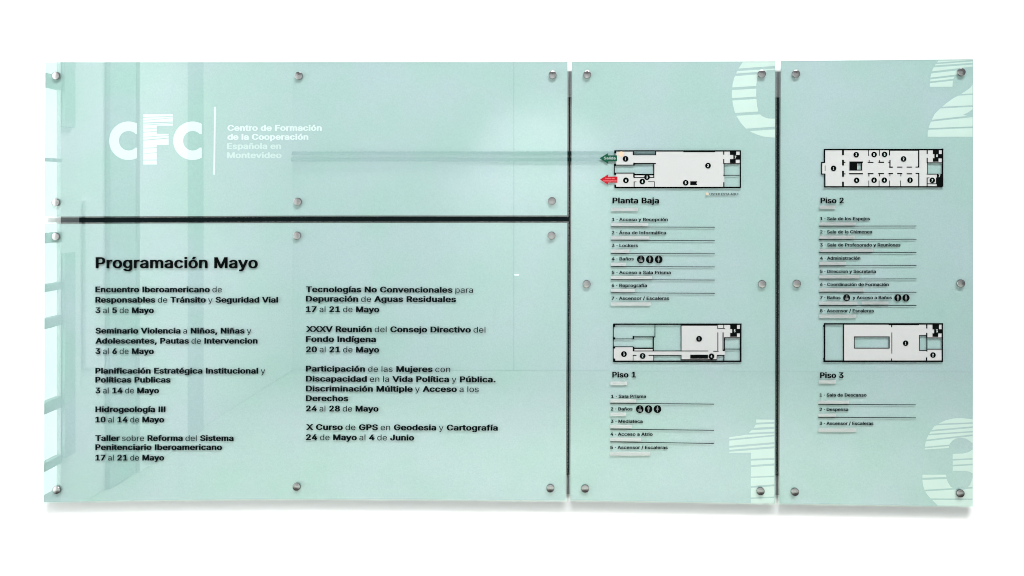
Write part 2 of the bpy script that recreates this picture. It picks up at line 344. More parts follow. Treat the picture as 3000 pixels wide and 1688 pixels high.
'e':(404,'212,-8 161,-2 117,16 82,46 56,85 40,132 34,187 39,242 55,290 81,329 115,359 157,378 205,384 266,374 294,361 319,341 341,315 357,282 368,242 371,194 371,169 75,169 75,221 338,221 310,202 307,237 298,269 283,294 263,314 237,326 205,330 173,326 146,313 125,294 109,270 99,241 96,211 96,178 100,139 110,106 128,80 151,61 179,50 212,46 254,53 285,73 306,105 365,91 353,63 335,39 311,19 283,4 249,-5'),
'f':(254,'228,379 228,327 6,327 6,379|81,0 81,432 84,461 96,486 113,505 135,519 187,530 222,527 243,521 227,468 215,472 195,474 171,470 154,460 145,443 142,419 142,0'),
'g':(425,'207,-151 168,-148 134,-140 82,-110 51,-69 101,-41 122,-66 154,-88 207,-97 249,-92 282,-75 304,-47 311,-6 311,68 306,68 287,41 252,16 227,8 195,5 152,10 113,27 80,53 55,90 39,136 34,191 39,246 55,293 80,332 112,361 152,378 196,384 228,382 253,373 288,346 308,319 313,319 313,379 372,379 372,-9 367,-54 350,-90 324,-117 291,-136 251,-147|205,59 237,63 264,75 285,95 300,121 309,154 312,193 309,231 300,264 285,291 264,312 237,325 205,330 172,325 145,312 124,290 109,262 99,229 96,193 99,155 109,123 124,96 145,76 172,63'),
'h':(410,'114,227 114,0 53,0 53,509 114,509 114,287 102,287 124,332 152,362 187,379 227,384 264,380 295,369 321,349 341,321 353,285 357,240 357,0 296,0 296,235 290,275 273,304 246,323 210,329 184,326 161,317 141,303 126,283 117,257'),
'i':(167,'53,0 53,379 114,379 114,0|84,443 67,446 54,455 44,468 41,483 44,499 54,512 67,521 84,524 100,521 114,512 123,499 126,483 123,468 114,455 100,446'),
'j':(167,'53,379 114,379 114,-30 111,-63 102,-90 86,-113 65,-129 37,-139 4,-143 -10,-143 -10,-87 2,-87 25,-83 40,-72 50,-54 53,-29|83,443 67,446 53,455 44,468 41,483 44,499 53,512 67,521 83,524 100,521 114,512 123,499 126,483 123,468 114,455 100,446'),
'k':(381,'110,137 110,212 121,212 284,379 360,379 184,199 177,199|53,0 53,509 114,509 114,0|294,0 148,186 191,229 372,0'),
'l':(172,'55,0 55,509 117,509 117,0'),
'm':(610,'53,0 53,379 112,379 112,295 108,295 118,323 132,346 172,376 219,386 257,380 287,361 309,331 321,295 312,295 322,321 337,343 381,375 437,386 468,383 497,372 522,354 541,328 553,296 557,255 557,0 496,0 496,254 490,289 473,313 447,326 419,330 395,328 374,320 345,290 335,247 335,0 274,0 274,260 269,288 253,311 229,326 199,330 158,320 140,307 126,289 117,266 114,238 114,0'),
'n':(410,'114,227 114,0 53,0 53,379 112,379 112,287 102,287 124,332 152,362 187,379 227,384 264,380 295,369 321,349 341,321 353,285 357,240 357,0 296,0 296,235 290,275 273,304 246,323 210,329 184,326 161,317 141,303 126,283 117,257'),
'o':(415,'207,-8 159,-2 117,16 82,46 56,85 40,133 34,187 40,243 56,291 82,330 117,360 159,378 207,384 256,378 299,360 333,330 359,291 376,243 381,187 376,133 359,85 333,46 299,16 256,-2|207,46 242,51 270,66 292,89 307,117 316,151 319,187 316,224 307,258 292,287 270,310 242,325 207,330 173,325 145,310 124,287 108,258 99,224 96,187 99,151 108,117 124,89 145,66 173,51'),
'p':(424,'53,-143 53,379 112,379 112,319 118,319 137,346 171,373 197,381 229,384 274,378 313,361 345,332 370,293 385,245 390,189 385,133 370,84 346,45 313,16 274,-2 229,-8 198,-5 173,4 138,31 118,59 114,59 114,-143|220,47 253,51 279,66 301,88 316,117 325,151 328,189 325,227 316,261 301,290 280,311 253,325 220,330 188,325 161,312 140,291 125,263 116,229 113,189 116,150 125,115 140,86 162,65 188,51'),
'q':(424,'372,-143 311,-143 311,59 306,59 287,31 252,4 227,-5 195,-8 151,-2 111,16 79,45 55,84 39,133 34,189 39,245 55,293 79,332 112,361 151,378 196,384 228,381 253,373 287,346 307,319 313,319 313,379 372,379|205,47 236,51 263,65 284,86 299,115 309,150 312,189 309,229 300,263 284,291 263,312 237,325 205,330 172,325 145,311 124,290 108,261 99,227 96,189 99,151 109,117 124,88 145,66 172,51'),
'r':(259,'53,0 53,379 112,379 112,321 115,321 130,347 152,367 181,380 213,385 229,384 243,384 243,322 230,324 207,326 182,323 159,315 140,301 126,284 117,262 114,237 114,0'),
's':(365,'182,-8 145,-5 112,3 84,18 62,38 45,63 36,94 94,107 105,79 124,60 150,49 181,45 217,50 244,62 262,81 268,103 265,121 254,136 237,147 212,155 149,170 104,186 72,208 53,237 47,274 51,305 65,332 87,354 115,370 149,381 187,384 223,381 254,372 279,358 299,339 324,290 268,277 258,298 243,316 219,328 187,333 156,329 131,317 114,299 109,277 112,258 124,243 172,223 229,209 275,194 306,171 325,142 331,107 326,75 312,47 290,24 260,6 223,-5'),
't':(227,'204,379 204,327 6,327 6,379|65,471 126,471 126,98 128,76 136,61 150,53 170,50 185,51 202,54 213,2 192,-3 168,-4 125,2 92,21 72,52 65,93'),
'u':(410,'182,-5 146,-1 115,11 89,31 69,59 57,95 53,139 53,379 114,379 114,144 119,105 137,75 164,56 200,50 226,53 249,62 268,77 283,97 293,122 296,153 296,379 357,379 357,0 298,0 298,92 307,92 286,47 257,17 222,0'),
'v':(389,'163,0 17,379 84,379 165,155 187,87 206,21 184,21 203,87 224,155 305,379 371,379 226,0'),
'w':(567,'138,0 23,379 87,379 133,214 154,137 175,41 165,41 186,135 206,214 252,379 316,379 362,214 382,136 402,41 391,41 413,135 434,214 480,379 545,379 429,0 368,0 319,172 305,225 291,280 277,338 291,338 277,280 263,225 248,172 199,0'),
'x':(379,'21,0 171,218 171,171 29,379 100,379 147,306 179,253 207,206 175,206 202,253 233,306 282,379 352,379 209,169 209,214 358,0 287,0 231,85 200,136 173,182 205,182 178,136 148,85 91,0'),
'y':(389,'47,-139 61,-86 71,-87 104,-89 130,-74 151,-36 163,-1 17,379 84,379 165,155 187,87 206,21 184,21 202,87 224,155 305,379 371,379 204,-58 177,-107 139,-136 91,-145 65,-143'),
'z':(380,'42,0 42,46 254,320 254,323 48,323 48,379 333,379 333,331 126,60 126,56 339,56 339,0'),
'·':(196,'98,196 81,200 66,210 56,224 52,242 56,259 66,274 81,284 98,287 116,284 130,274 140,259 144,242 140,224 130,210 116,200'),
'Á':(480,'16,0 201,509 276,509 463,0 395,0 287,302 264,372 232,478 245,478 213,371 191,302 85,0|110,142 110,199 370,199 370,142|213,558 260,659 329,659 263,558'),
'á':(389,'160,-9 126,-5 94,5 68,22 48,45 35,73 30,108 34,138 43,161 58,179 78,193 125,211 178,220 234,227 265,235 273,243 276,255 276,257 267,297 240,322 196,331 149,322 118,301 100,274 41,291 57,322 79,346 104,364 133,375 194,384 239,379 286,360 306,343 322,320 333,290 337,251 337,0 277,0 277,52 272,52 252,25 215,1|170,45 202,49 228,59 248,74 263,93 272,115 276,138 276,190 259,182 231,176 200,171 175,168 134,159 103,139 95,124 92,105 102,72 130,52|162,429 210,529 278,529 212,429'),
'é':(404,'212,-8 161,-2 117,16 82,46 56,85 40,132 34,187 39,242 55,290 81,329 115,359 157,378 205,384 266,374 294,361 319,341 341,315 357,282 368,242 371,194 371,169 75,169 75,221 338,221 310,202 307,237 298,269 283,294 263,314 237,326 205,330 173,326 146,313 125,294 109,270 99,241 96,211 96,178 100,139 110,106 128,80 151,61 179,50 212,46 254,53 285,73 306,105 365,91 353,63 335,39 311,19 283,4 249,-5|177,429 225,529 293,529 227,429'),
'í':(167,'53,0 53,379 114,379 114,0|57,429 104,529 173,529 107,429'),
'ñ':(410,'114,227 114,0 53,0 53,379 112,379 112,287 102,287 124,332 152,362 187,379 227,384 264,380 295,369 321,349 341,321 353,285 357,240 357,0 296,0 296,235 290,275 273,304 246,323 210,329 184,326 161,317 141,303 126,283 117,257|250,446 225,450 202,460 182,470 167,475 153,466 149,448 106,448 110,476 120,498 137,513 161,518 185,514 207,504 226,494 243,490 256,496 262,517 304,517 300,488 289,466 272,451'),
'ó':(415,'207,-8 159,-2 117,16 82,46 56,85 40,133 34,187 40,243 56,291 82,330 117,360 159,378 207,384 256,378 299,360 333,330 359,291 376,243 381,187 376,133 359,85 333,46 299,16 256,-2|207,46 242,51 270,66 292,89 307,117 316,151 319,187 316,224 307,258 292,287 270,310 242,325 207,330 173,325 145,310 124,287 108,258 99,224 96,187 99,151 108,117 124,89 145,66 173,51|181,429 228,529 297,529 231,429'),
'ú':(410,'182,-5 146,-1 115,11 89,31 69,59 57,95 53,139 53,379 114,379 114,144 119,105 137,75 164,56 200,50 226,53 249,62 268,77 283,97 293,122 296,153 296,379 357,379 357,0 298,0 298,92 307,92 286,47 257,17 222,0|178,429 226,529 294,529 228,429'),
' ':(188,''),
}
def parse(s): return [[tuple(int(c) for c in p.split(',')) for p in l.split(' ')] for l in s.split('|')] if s else []
GL = {k: (a, parse(s)) for k, (a, s) in GLYPHS.items()}
CAP = 509.0
YGROW = 0.45
def grow(loop, d):
    n = len(loop); out = []
    for i in range(n):
        p0, p, p1 = loop[i-1], loop[i], loop[(i+1) % n]
        ax, ay = p[0]-p0[0], p[1]-p0[1]; bx, by = p1[0]-p[0], p1[1]-p[1]
        la, lb = math.hypot(ax, ay) or 1, math.hypot(bx, by) or 1
        n1 = (-ay/la, ax/la); n2 = (-by/lb, bx/lb)      # left of travel: outside for clockwise outers
        mx, my = n1[0]+n2[0], n1[1]+n2[1]; q = mx*mx+my*my
        k = 2*d/q if q > 0.5 else 2*d/0.5
        out.append((p[0]+mx*k, p[1]+my*k*YGROW))
    return out
BOLD, LIGHT = 39.0, 0.0
def line_loops(runs, x0, x1, base, cap, slope=0.0, bold=BOLD):
    """runs: '*bold* light' mark-up; fitted between columns x0 and x1 of the photograph, baseline at row base"""
    x = 0.0; glyphs = []; isb = runs[0] != '~'
    for seg in runs.strip('~').split('*') if '*' in runs else [runs.strip('~')]:
        for ch in seg:
            d = bold if isb else LIGHT
            adv, loops = GL[ch]
            k = CAP / (CAP + 2*d*YGROW)
            L = [[(x + (px + d)*1.0, (py + d*YGROW)*k) for px, py in grow(l, d)] for l in loops]
            glyphs.append(L); x += adv + (0.62*d if d > 0 else 1.4*d)
        isb = not isb
    xs = [p[0] for g in glyphs for l in g for p in l]; a, b = min(xs), max(xs)
    sx = (x1 - x0) / (b - a); sy = cap / CAP
    return [[[(x0 + (px-a)*sx, base + slope*(px-a)*sx - py*sy) for px, py in l] for l in g] for g in glyphs]

YN0, YN1 = -0.0288, -0.0292        # on the film behind the glass
YT0, YT1 = YG - 0.0002, YG - 0.0011
def letters(mb, *a, y0=YT0, y1=YT1, **k):
    for g in line_loops(*a, **k):
        if g: mb.prism(g, y0, y1, scr)

# ------------------------------------------------------------------ glass panels
def inset(q, d):
    c = [sum(p[i] for p in q)/len(q) for i in (0, 1)]
    return [(p[0] + (d if p[0] < c[0]-50 else -d if p[0] > c[0]+50 else 0), p[1] + (d if p[1] < c[1] else -d)) for p in q]
CAPS = []
def glass_panel(quad, caps, label, cat='sign panel'):
    c = at(sum(p[0] for p in quad)/len(quad), max(p[1] for p in quad))
    t = thing('glass_sign_panel', c, label, cat, 'frosted glass sign panels fixed to the wall')
    mb = MB(); mb.prism([quad], -0.0265, YG, scr)
    g = mb.build('glass_sheet', M_GLASS, t)
    g.data.materials.append(M_EDGE)
    for p in g.data.polygons:
        if abs(p.normal.y) < 0.7: p.material_index = 1
    mb = MB(); mb.prism([inset(quad, 4.3)], -0.0272, -0.0287, scr); mb.build('frosted_film', M_FILM, t)
    for u, v in caps:
        p = at(u, v); mb = MB(); r = 0.0099
        mb.lathe(p, [(0.006, -0.0205), (0.006, YG-0.0003), (r, YG-0.0003), (r, YG-0.0048), (r-0.0004, YG-0.0052), (r-0.0012, YG-0.00545), (0.0066, YG-0.00572), (0.0044, YG-0.00596), (0.0022, YG-0.00612), (0.0004, YG-0.00618)])
        mb.v = [(x-p.x, y-YG, z-p.z) for x, y, z in mb.v]
        o = mb.build('steel_standoff', M_STEEL, t)
        o.location = p; o.location -= Vector((0, 0, 0))
        o.location = (p.x, YG, p.z)
    return t

P1 = glass_panel([(129, 178.5), (1667, 178), (1666, 635.5), (900, 636), (127, 639)],
    [(166, 222.5), (876, 222.5), (1619, 220), (165.5, 593), (873, 591), (1617, 589)],
    'wide shallow glass panel with white institution lettering, above the programme panel')
P2 = glass_panel([(127, 652), (900, 649), (1666, 649), (1661.5, 1471), (1250, 1467.5), (840, 1466), (430, 1470), (124.8, 1476)],
    [(165, 693), (871, 690), (1616, 690), (168, 1434), (870, 1425), (1612.5, 1429.5)],
    'largest glass panel, listing the May programme in two columns of black text')
P3 = glass_panel([(1671, 177.5), (2275.5, 176), (2274, 1479.5), (1666.5, 1469.5)],
    [(1720, 219), (2231, 217), (1718.5, 832), (2232, 832), (1714, 1430.5), (2227.5, 1438)],
    'tall glass panel with the ground floor plan and its green and red arrows')
P4 = glass_panel([(2283, 175), (2856, 169.8), (2854, 1488), (2279, 1479.5)],
    [(2331, 217), (2815, 212), (2333.5, 831), (2813.5, 830), (2328, 1440), (2812, 1444.5)],
    'tall glass panel at the right end with plans of the second and third floors')

# --- upper left: emblem and institution name
def clip(poly, a, b, c):           # keep a*x + b*y + c >= 0
    out = []
    for i in range(len(poly)):
        p, q = poly[i-1], poly[i]
        dp, dq = a*p[0]+b*p[1]+c, a*q[0]+b*q[1]+c
        if (dp >= 0) != (dq >= 0):
            t = dp/(dp-dq); out.append((p[0]+(q[0]-p[0])*t, p[1]+(q[1]-p[1])*t))
        if dq >= 0: out.append(q)
    return out
def striped(poly, gaps, xl, xr):
    """cut slanting slits (y at xl, y at xr, width) out of a polygon; the slices come back top to bottom"""
    out = []; cur = poly
    for yl, yr, t in gaps:
        m = (yr-yl)/(xr-xl)
        up = clip(cur, m, -1, yl - t/2 - m*xl); cur = clip(cur, -m, 1, -(yl + t/2) + m*xl)
        if len(up) > 2: out.append(up)
    if len(cur) > 2: out.append(cur)
    return out
def zoomfn(ox, oy, k): return lambda p: (ox + p[0]/k, oy + p[1]/k)
def arc(cx, cy, rx, ry, a0, a1, n=28):
    return [(cx + rx*math.cos(math.radians(a0+(a1-a0)*i/n)), cy + ry*math.sin(math.radians(a0+(a1-a0)*i/n))) for i in range(n+1)]
z = zoomfn(300, 300, 6.44)
for cx, cut in ((491, 656), (1700, 1873)):
    a = math.degrees(math.acos((cut-cx)/366)); b = math.degrees(math.acos(min(1, (cut-cx-6)/181)))
    outer = arc(cx, 725, 363, 363, a, 360-a, 48)
    a = math.degrees(math.acos((cut-cx)/363)); outer = arc(cx, 725, 363, 363, a, 360-a, 48)
    inner = arc(cx+4, 725, 182, 185, 360-44, 44, 40)
    pts = outer + [(cut, 603)] + inner + [(cut, 857)]
    mb = MB(); mb.prism([[z(p) for p in pts]], YN0, YN1, scr); mb.build('emblem_letter', M_WHITE, P1)
fpoly = [(772, 225), (1330, 225), (1330, 440), (1025, 440), (1025, 595), (1249, 595), (1249, 803), (1025, 803), (1025, 1172), (772, 1172)]
sl = striped(fpoly, [(285, 265, 12), (342, 293, 10), (392, 372, 20), (430, 398, 11), (503, 470, 10), (567, 520, 11), (657, 623, 11),
                     (716, 668, 15), (865, 845, 14), (973, 915, 10), (1091, 1087, 16)], 772, 1330)
mb = MB()
for s in sl: mb.prism([[z(p) for p in s]], YN0, YN1, scr)
mb.build('emblem_letter', M_WHITE, P1)
mb = MB(); mb.prism([[z(p) for p in ((2109, 85), (2140, 85), (2123, 1365), (2093, 1365))]], YN0, YN1, scr); mb.build('divider_line', M_WHITE, P1)
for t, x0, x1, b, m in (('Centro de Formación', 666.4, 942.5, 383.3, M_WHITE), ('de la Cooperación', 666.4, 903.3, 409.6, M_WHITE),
                        ('Española en', 665.3, 823.5, 436.6, M_GREYWHITE), ('Montevideo', 665.3, 824.8, 463.3, M_GREYWHITE)):
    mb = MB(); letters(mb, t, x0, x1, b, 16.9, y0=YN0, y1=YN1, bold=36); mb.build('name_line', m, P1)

# --- lower left: the programme
mb = MB(); letters(mb, 'Programación Mayo', 280.2, 755.3, 786.1, 32.4, bold=29); mb.build('heading', M_BLACK, P2)
PROG = [
 [('Encuentro Iberoamericano* de', 649.8, 856.8), ('Responsables* de *Tránsito* y *Seguridad Vial', 814.5, 887), ('3* al *5* de *Mayo', 450.6, 917.8)],
 [('Seminario Violencia* a *Niños, Niñas* y', 735.9, 977.7), ('Adolescentes, Pautas* de *Intervencion', 754.6, 1007.2), ('3* al *6* de *Mayo', 450.6, 1037.6)],
 [('Planificación Estratégica Institucional* y', 776.8, 1095), ('Políticas Publicas', 499.8, 1121.3), ('3* al *14* de *Mayo', 465.7, 1152.8)],
 [('Hidrogeología III', 484.4, 1208), ('10* al *14* de *Mayo', 480.8, 1237.9)],
 [('Taller* sobre *Reforma* del *Sistema', 684.2, 1292.4), ('Penitenciario Iberoamericano', 650.5, 1319), ('17* al *21* de *Mayo', 480.8, 1349.5)],
 [('Tecnologías No Convencionales* para', 1385.8, 856.2), ('Depuración* de *Aguas Residuales', 1336.6, 883.8), ('17* al *21* de *Mayo', 1111.2, 914.4)],
 [('XXXV Reunión* del *Consejo Directivo* del', 1422, 972.6), ('Fondo Indígena', 1101.5, 1002), ('20* al *21* de *Mayo', 1110.9, 1032.3)],
 [('Participación* de las *Mujeres* con', 1318.8, 1088.8), ('Discapacidad* en la *Vida Política* y *Pública.', 1452, 1118.2),
  ('Discriminación Múltiple* y *Acceso* a los', 1402.6, 1147), ('Derechos', 1020.7, 1175.4), ('24* al *28* de *Mayo', 1109, 1205.4)],
 [('X Curso* de *GPS* en *Geodesia* y *Cartografía', 1458.5, 1259.8), ('24* de *Mayo* al *4* de *Junio', 1213.3, 1289.6)]]
for i, e in enumerate(PROG):
    mb = MB()
    for t, x1, b in e:
        letters(mb, t, 279.2 if i < 5 else 896.0, x1, b, 17.0, slope=0.0 if i < 5 else 0.004)
    mb.build('programme_entry', M_INK, P2)

# --- plans
def cells(rects, voids=()):
    """union of axis-aligned rectangles minus voids, as butt-joined strips without overlaps"""
    R = [(min(a, c), min(b, d), max(a, c), max(b, d)) for a, b, c, d in rects]
    V = [(min(a, c), min(b, d), max(a, c), max(b, d)) for a, b, c, d in voids]
    xs = sorted({x for r in R+V for x in (r[0], r[2])}); ys = sorted({y for r in R+V for y in (r[1], r[3])})
    ok = lambda x, y: any(r[0] < x < r[2] and r[1] < y < r[3] for r in R) and not any(r[0] < x < r[2] and r[1] < y < r[3] for r in V)
    return xs, ys, [[ok((xs[i]+xs[i+1])/2, (ys[j]+ys[j+1])/2) for i in range(len(xs)-1)] for j in range(len(ys)-1)]
def grid_solid(mb, rects, voids, fn, y0, y1):
    xs, ys, g = cells(rects, voids); nx, ny = len(xs), len(ys); idx = {}
    def V(i, j, y):
        k = (i, j, y)
        if k not in idx:
            idx[k] = len(mb.v); mb.v.append(tuple(scr(fn((xs[i], ys[j])), y)))
        return idx[k]
    G = lambda i, j: 0 <= i < nx-1 and 0 <= j < ny-1 and g[j][i]
    for j in range(ny-1):
        for i in range(nx-1):
            if not g[j][i]: continue
            mb.f.append((V(i, j, y1), V(i, j+1, y1), V(i+1, j+1, y1), V(i+1, j, y1)))
            for di, dj, a, b in ((-1, 0, (i, j), (i, j+1)), (1, 0, (i+1, j+1), (i+1, j)), (0, -1, (i+1, j), (i, j)), (0, 1, (i, j+1), (i+1, j+1))):
                if not G(i+di, j+dj): mb.f.append((V(*a, y1), V(*a, y0), V(*b, y0), V(*b, y1)))
YP = (YG-0.0002, YG-0.0012, YG-0.0018, YG-0.0024, YG-0.0028, YG-0.0031)
def disc(mb, c, r, fn, y0, y1, n=28):
    mb.prism([[fn((c[0]+r*math.cos(2*math.pi*i/n), c[1]+r*math.sin(2*math.pi*i/n))) for i in range(n)]], y0, y1, scr)
def floor_plan(parent, fn, k, base, voids, walls, greys, markers, digits, label):
    mb = MB(); grid_solid(mb, base, voids, fn, YP[0], YP[1]); fp = mb.build('floor_plan', M_PLAN, parent); fp['label'] = label
    mb = MB(); grid_solid(mb, walls, [], fn, YP[0]-0.0001, YP[2]); mb.build('plan_walls', M_BLACK, fp)
    if greys:
        mb = MB()
        grid_solid(mb, greys, walls, fn, YP[0]-0.0002, YP[1]-0.0002); mb.build('grey_partition', M_GREY, fp)
    for t, c, r in markers:
        mb = MB(); disc(mb, c, r, fn, YP[2]+0.0002, YP[3]); mk = mb.build('number_marker', M_BLACK, fp)
        u, v = fn(c); h = r/k
        mb = MB(); letters(mb, t, u-h*(.26 if t != '1' else .2), u+h*(.26 if t != '1' else .14), v+h*.46, h*.92, y0=YP[3]+0.0001, y1=YP[4], bold=28); mb.build('number', M_WHITE, fp)
    for t, c, h in digits:
        u, v = fn(c); h = h/k
        mb = MB(); letters(mb, t, u-h*.29, u+h*.29, v+h*.5, h, y0=YP[2]-0.0001, y1=YP[3], bold=28); mb.build('number', M_WHITE, fp)
    return fp

f0 = zoomfn(1720, 400, 4.528)
void0 = [(615, 195, 905, 240), (365, 385, 615, 490), (615, 365, 885, 500), (1820, 365, 2020, 512), (1820, 518, 2020, 668)]
PB = floor_plan(P3, f0, 4.528, [(380, 195, 2030, 675)], void0,
 [(360,183,2042,200),(1275,183,1700,208),(2024,183,2042,684),(365,668,2030,687),(360,183,388,225),(356,360,368,510),(358,360,385,395),(358,480,385,510),(362,640,385,687),
  (606,200,620,245),(606,238,915,248),(903,200,915,248),(385,374,630,386),(612,348,632,385),(620,352,912,367),(878,360,892,545),(370,480,630,492),(612,485,632,545),
  (620,497,892,515),(620,540,892,550),(618,598,630,675),(618,598,655,606),(810,596,897,604),(888,598,897,675),(1806,195,1820,242),(1806,300,1820,365),(1815,355,2030,366),
  (1812,360,1822,530),(1806,510,2022,520),(1806,607,1822,683),(1895,195,1978,245),(1940,245,2030,308),(1895,300,1972,352),(1368,594,1452,645),(1440,594,1460,610),(1440,630,1460,645)], [],
 [('1',(510,297),38),('2',(1604,387),38),('3',(795,540),38),('4',(733,598),38),('5',(1308,614),38),('6',(515,582),38)], [('7',(1968,275),36)],
 'plan with a green and a red arrow at its left end')
mb = MB(); disc(mb, (453, 235), 38, f0, YP[2]+0.0002, YP[3]); o = mb.build('location_dot', M_PEACH, PB); o['label'] = 'round peach dot on the plan'
def arrow(tip, hx, hy0, hy1, sy0, sy1, x1, m, lab):
    mb = MB(); mb.prism([[f0(p) for p in (tip, (hx, hy0), (hx, sy0), (x1, sy0), (x1, sy1), (hx, sy1), (hx, hy1))]], YP[2]+0.0001, YP[3], scr)
    o = mb.build('exit_arrow', m, PB); o['label'] = lab
arrow((165, 290), 276, 222, 359, 251, 328, 397, M_GREEN, 'green arrow pointing left')
arrow((170, 572), 279, 503, 641, 533, 612, 402, M_RED, 'red arrow pointing left')
def ftext(fn, k, t, x0, x1, b, cap, name, m, parent, y0=YP[3]-0.0001, y1=YP[4], bold=BOLD):
    u0, v0 = fn((x0, b)); u1, _ = fn((x1, b)); mb = MB(); letters(mb, t, u0, u1, v0, cap/k, y0=y0, y1=y1, bold=bold); mb.build(name, m, parent)
ftext(f0, 4.528, 'Salida', 222, 376, 304, 34, 'arrow_text', M_GREYWHITE, PB, bold=8)
ftext(f0, 4.528, 'Salida de', 238, 366, 566, 19, 'arrow_text', M_PINK, PB)
ftext(f0, 4.528, 'Emergencia', 218, 392, 597, 19, 'arrow_text', M_PINK, PB)
f2 = zoomfn(2340, 400, 4.528)
floor_plan(P4, f2, 4.528, [(345, 175, 1905, 668), (310, 345, 345, 500)], [(780, 358, 830, 440), (1712, 352, 1895, 495)],
 [(332,165,1920,183),(1212,178,1600,189),(335,659,1905,676),(1897,160,1918,668),(334,165,352,345),(298,338,352,352),(298,338,312,505),(300,492,352,506),(338,500,355,676),
  (575,183,600,248),(575,310,600,385),(600,337,620,350),(575,455,600,535),(600,490,620,503),(575,600,600,660),(922,183,932,258),(915,338,992,350),(930,312,940,340),(1065,183,1075,255),
  (1057,335,1132,350),(1068,312,1078,338),(1198,183,1212,252),(1187,338,1215,348),(1203,312,1218,410),(1200,400,1248,415),(1305,400,1375,413),(1432,400,1503,413),(1550,400,1600,413),
  (1583,183,1600,410),(672,332,852,350),(672,340,775,450),(775,340,840,358),(830,350,842,450),(672,440,842,452),(668,486,852,502),(915,486,992,500),(925,500,937,530),(1055,485,1132,500),(1067,500,1078,530),
  (1190,485,1250,500),(1205,500,1215,528),(1305,485,1375,500),(1350,500,1360,530),(1432,488,1503,502),(1550,484,1600,498),(1585,490,1600,660),(925,585,934,660),(1062,585,1071,660),
  (1202,585,1211,660),(1348,585,1357,660),(1697,175,1712,232),(1697,282,1712,350),(1700,343,1900,352),(1704,352,1712,495),(1697,495,1900,505),(1697,545,1710,660),(1697,545,1735,554),
  (1700,623,1835,632),(1821,545,1832,630),(1832,500,1905,660),(1780,183,1860,235),(1800,233,1900,290),(1780,288,1855,335)], [(345,385,356,460)],
 [('1',(462,423),37),('3',(763,242),37),('5',(1000,240),37),('5',(1139,238),37),('2',(1391,298),37),('4',(768,582),37),('6',(1000,580),37),('4',(1136,580),37),('3',(1477,580),37),('7',(1772,582),37)],
 [('8',(1835,255),36),('7',(1867,522),36)], 'plan of many small rooms with a bay at its left end')
f1 = zoomfn(1720, 900, 5.152)
floor_plan(P3, f1, 5.152, [(1425, 265, 1962, 662), (1830, 655, 1910, 680), (1962, 265, 2080, 725), (2075, 265, 2310, 458), (400, 605, 700, 812), (692, 632, 1000, 658), (692, 668, 2080, 724), (1425, 722, 1958, 790), (700, 722, 1005, 812)],
 [(1010, 735, 1413, 805)],
 [(395,248,2333,269),(1425,262,1960,280),(395,807,2318,830),(2306,248,2331,829),(390,255,402,825),(395,255,425,298),(395,456,425,490),(395,592,425,625),(395,775,425,825),
  (402,475,700,486),(688,435,712,482),(700,442,1030,459),(1019,260,1030,455),(990,455,1008,660),(402,593,700,604),(690,600,714,665),(700,612,1000,631),(690,656,1830,667),(1413,270,1425,660),
  (690,722,745,735),(690,722,700,810),(928,722,1010,735),(1000,730,1012,810),(1010,722,1425,734),(1413,722,1425,800),(1425,787,1960,799),(1905,661,1985,672),
  (1965,270,1973,325),(1965,317,2080,326),(2057,262,2067,320),(2066,455,2310,467),(2066,460,2080,640),(2066,628,2307,640),(2045,640,2080,662),(1960,722,2075,735),(2057,722,2072,810),(1957,730,1966,792),
  (2160,262,2262,330),(2190,328,2308,395),(2160,390,2262,447),(1557,718,1825,778)],
 [(1962,382,1982,662),(2042,382,2066,640)],
 [('1',(1691,478),44),('2',(838,737),44),('3',(556,709),44),('4',(1877,743),44)], [('5',(2228,358),42)],
 'plan with a white room on the right and a long corridor')
f3 = zoomfn(2340, 920, 4.026)
floor_plan(P4, f3, 4.026, [(530, 120, 1690, 560)], [(661, 275, 1062, 398), (1428, 257, 1507, 427), (1518, 285, 1683, 412)],
 [(297,109,1703,126),(1060,120,1420,132),(292,549,1690,568),(1685,113,1702,568),(297,110,314,557),(289,130,300,152),(289,518,300,540),(524,120,536,550),
  (653,265,1073,275),(653,399,1073,408),(653,265,661,408),(1062,265,1073,408),(1090,130,1103,158),(1094,218,1103,468),(1088,525,1099,550),(1503,125,1518,172),(1503,222,1518,280),
  (1422,249,1515,257),(1420,249,1428,435),(1422,427,1515,435),(1507,275,1518,445),(1515,277,1687,285),(1515,412,1687,420),(1500,512,1516,552),(1578,125,1655,182),(1598,180,1690,230),(1578,228,1645,270)], [],
 [('1',(1261,345),33),('2',(1584,485),33)], [('3',(1630,200),34)],
 'plan with an oblong courtyard in the middle')

# --- directories
def braille(parent, u0, u1, v0, v1):
    mb = MB(); mb.prism([[(u0, v0), (u1, v0), (u1, v1), (u0, v1)]], YG-0.0002, YG-0.0022, scr)
    h = v1 - v0; x = u0 + 6
    while x < u1 - 7:
        for dx in (0, 1.9):
            for dy in (-1.9, 0, 1.9):
                if random.random() < 0.5:
                    c = at(x+dx, (v0+v1)/2+dy, YG-0.0022)
                    mb.lathe(c, [(0.0007, YG-0.0021), (0.00065, YG-0.0026), (0.0003, YG-0.0029)], 6)
        x += 5.2 if random.random() < 0.85 else 9
    mb.build('braille_strip', M_BRAILLE, parent)
def rule(parent, u0, u1, v0, v1, t=1.9):
    mb = MB(); mb.prism([[(u0, v0-t/2), (u1, v1-t/2), (u1, v1+t/2), (u0, v0+t/2)]], YG-0.0002, YG-0.0014, scr); mb.build('rule_line', M_BLACK, parent)
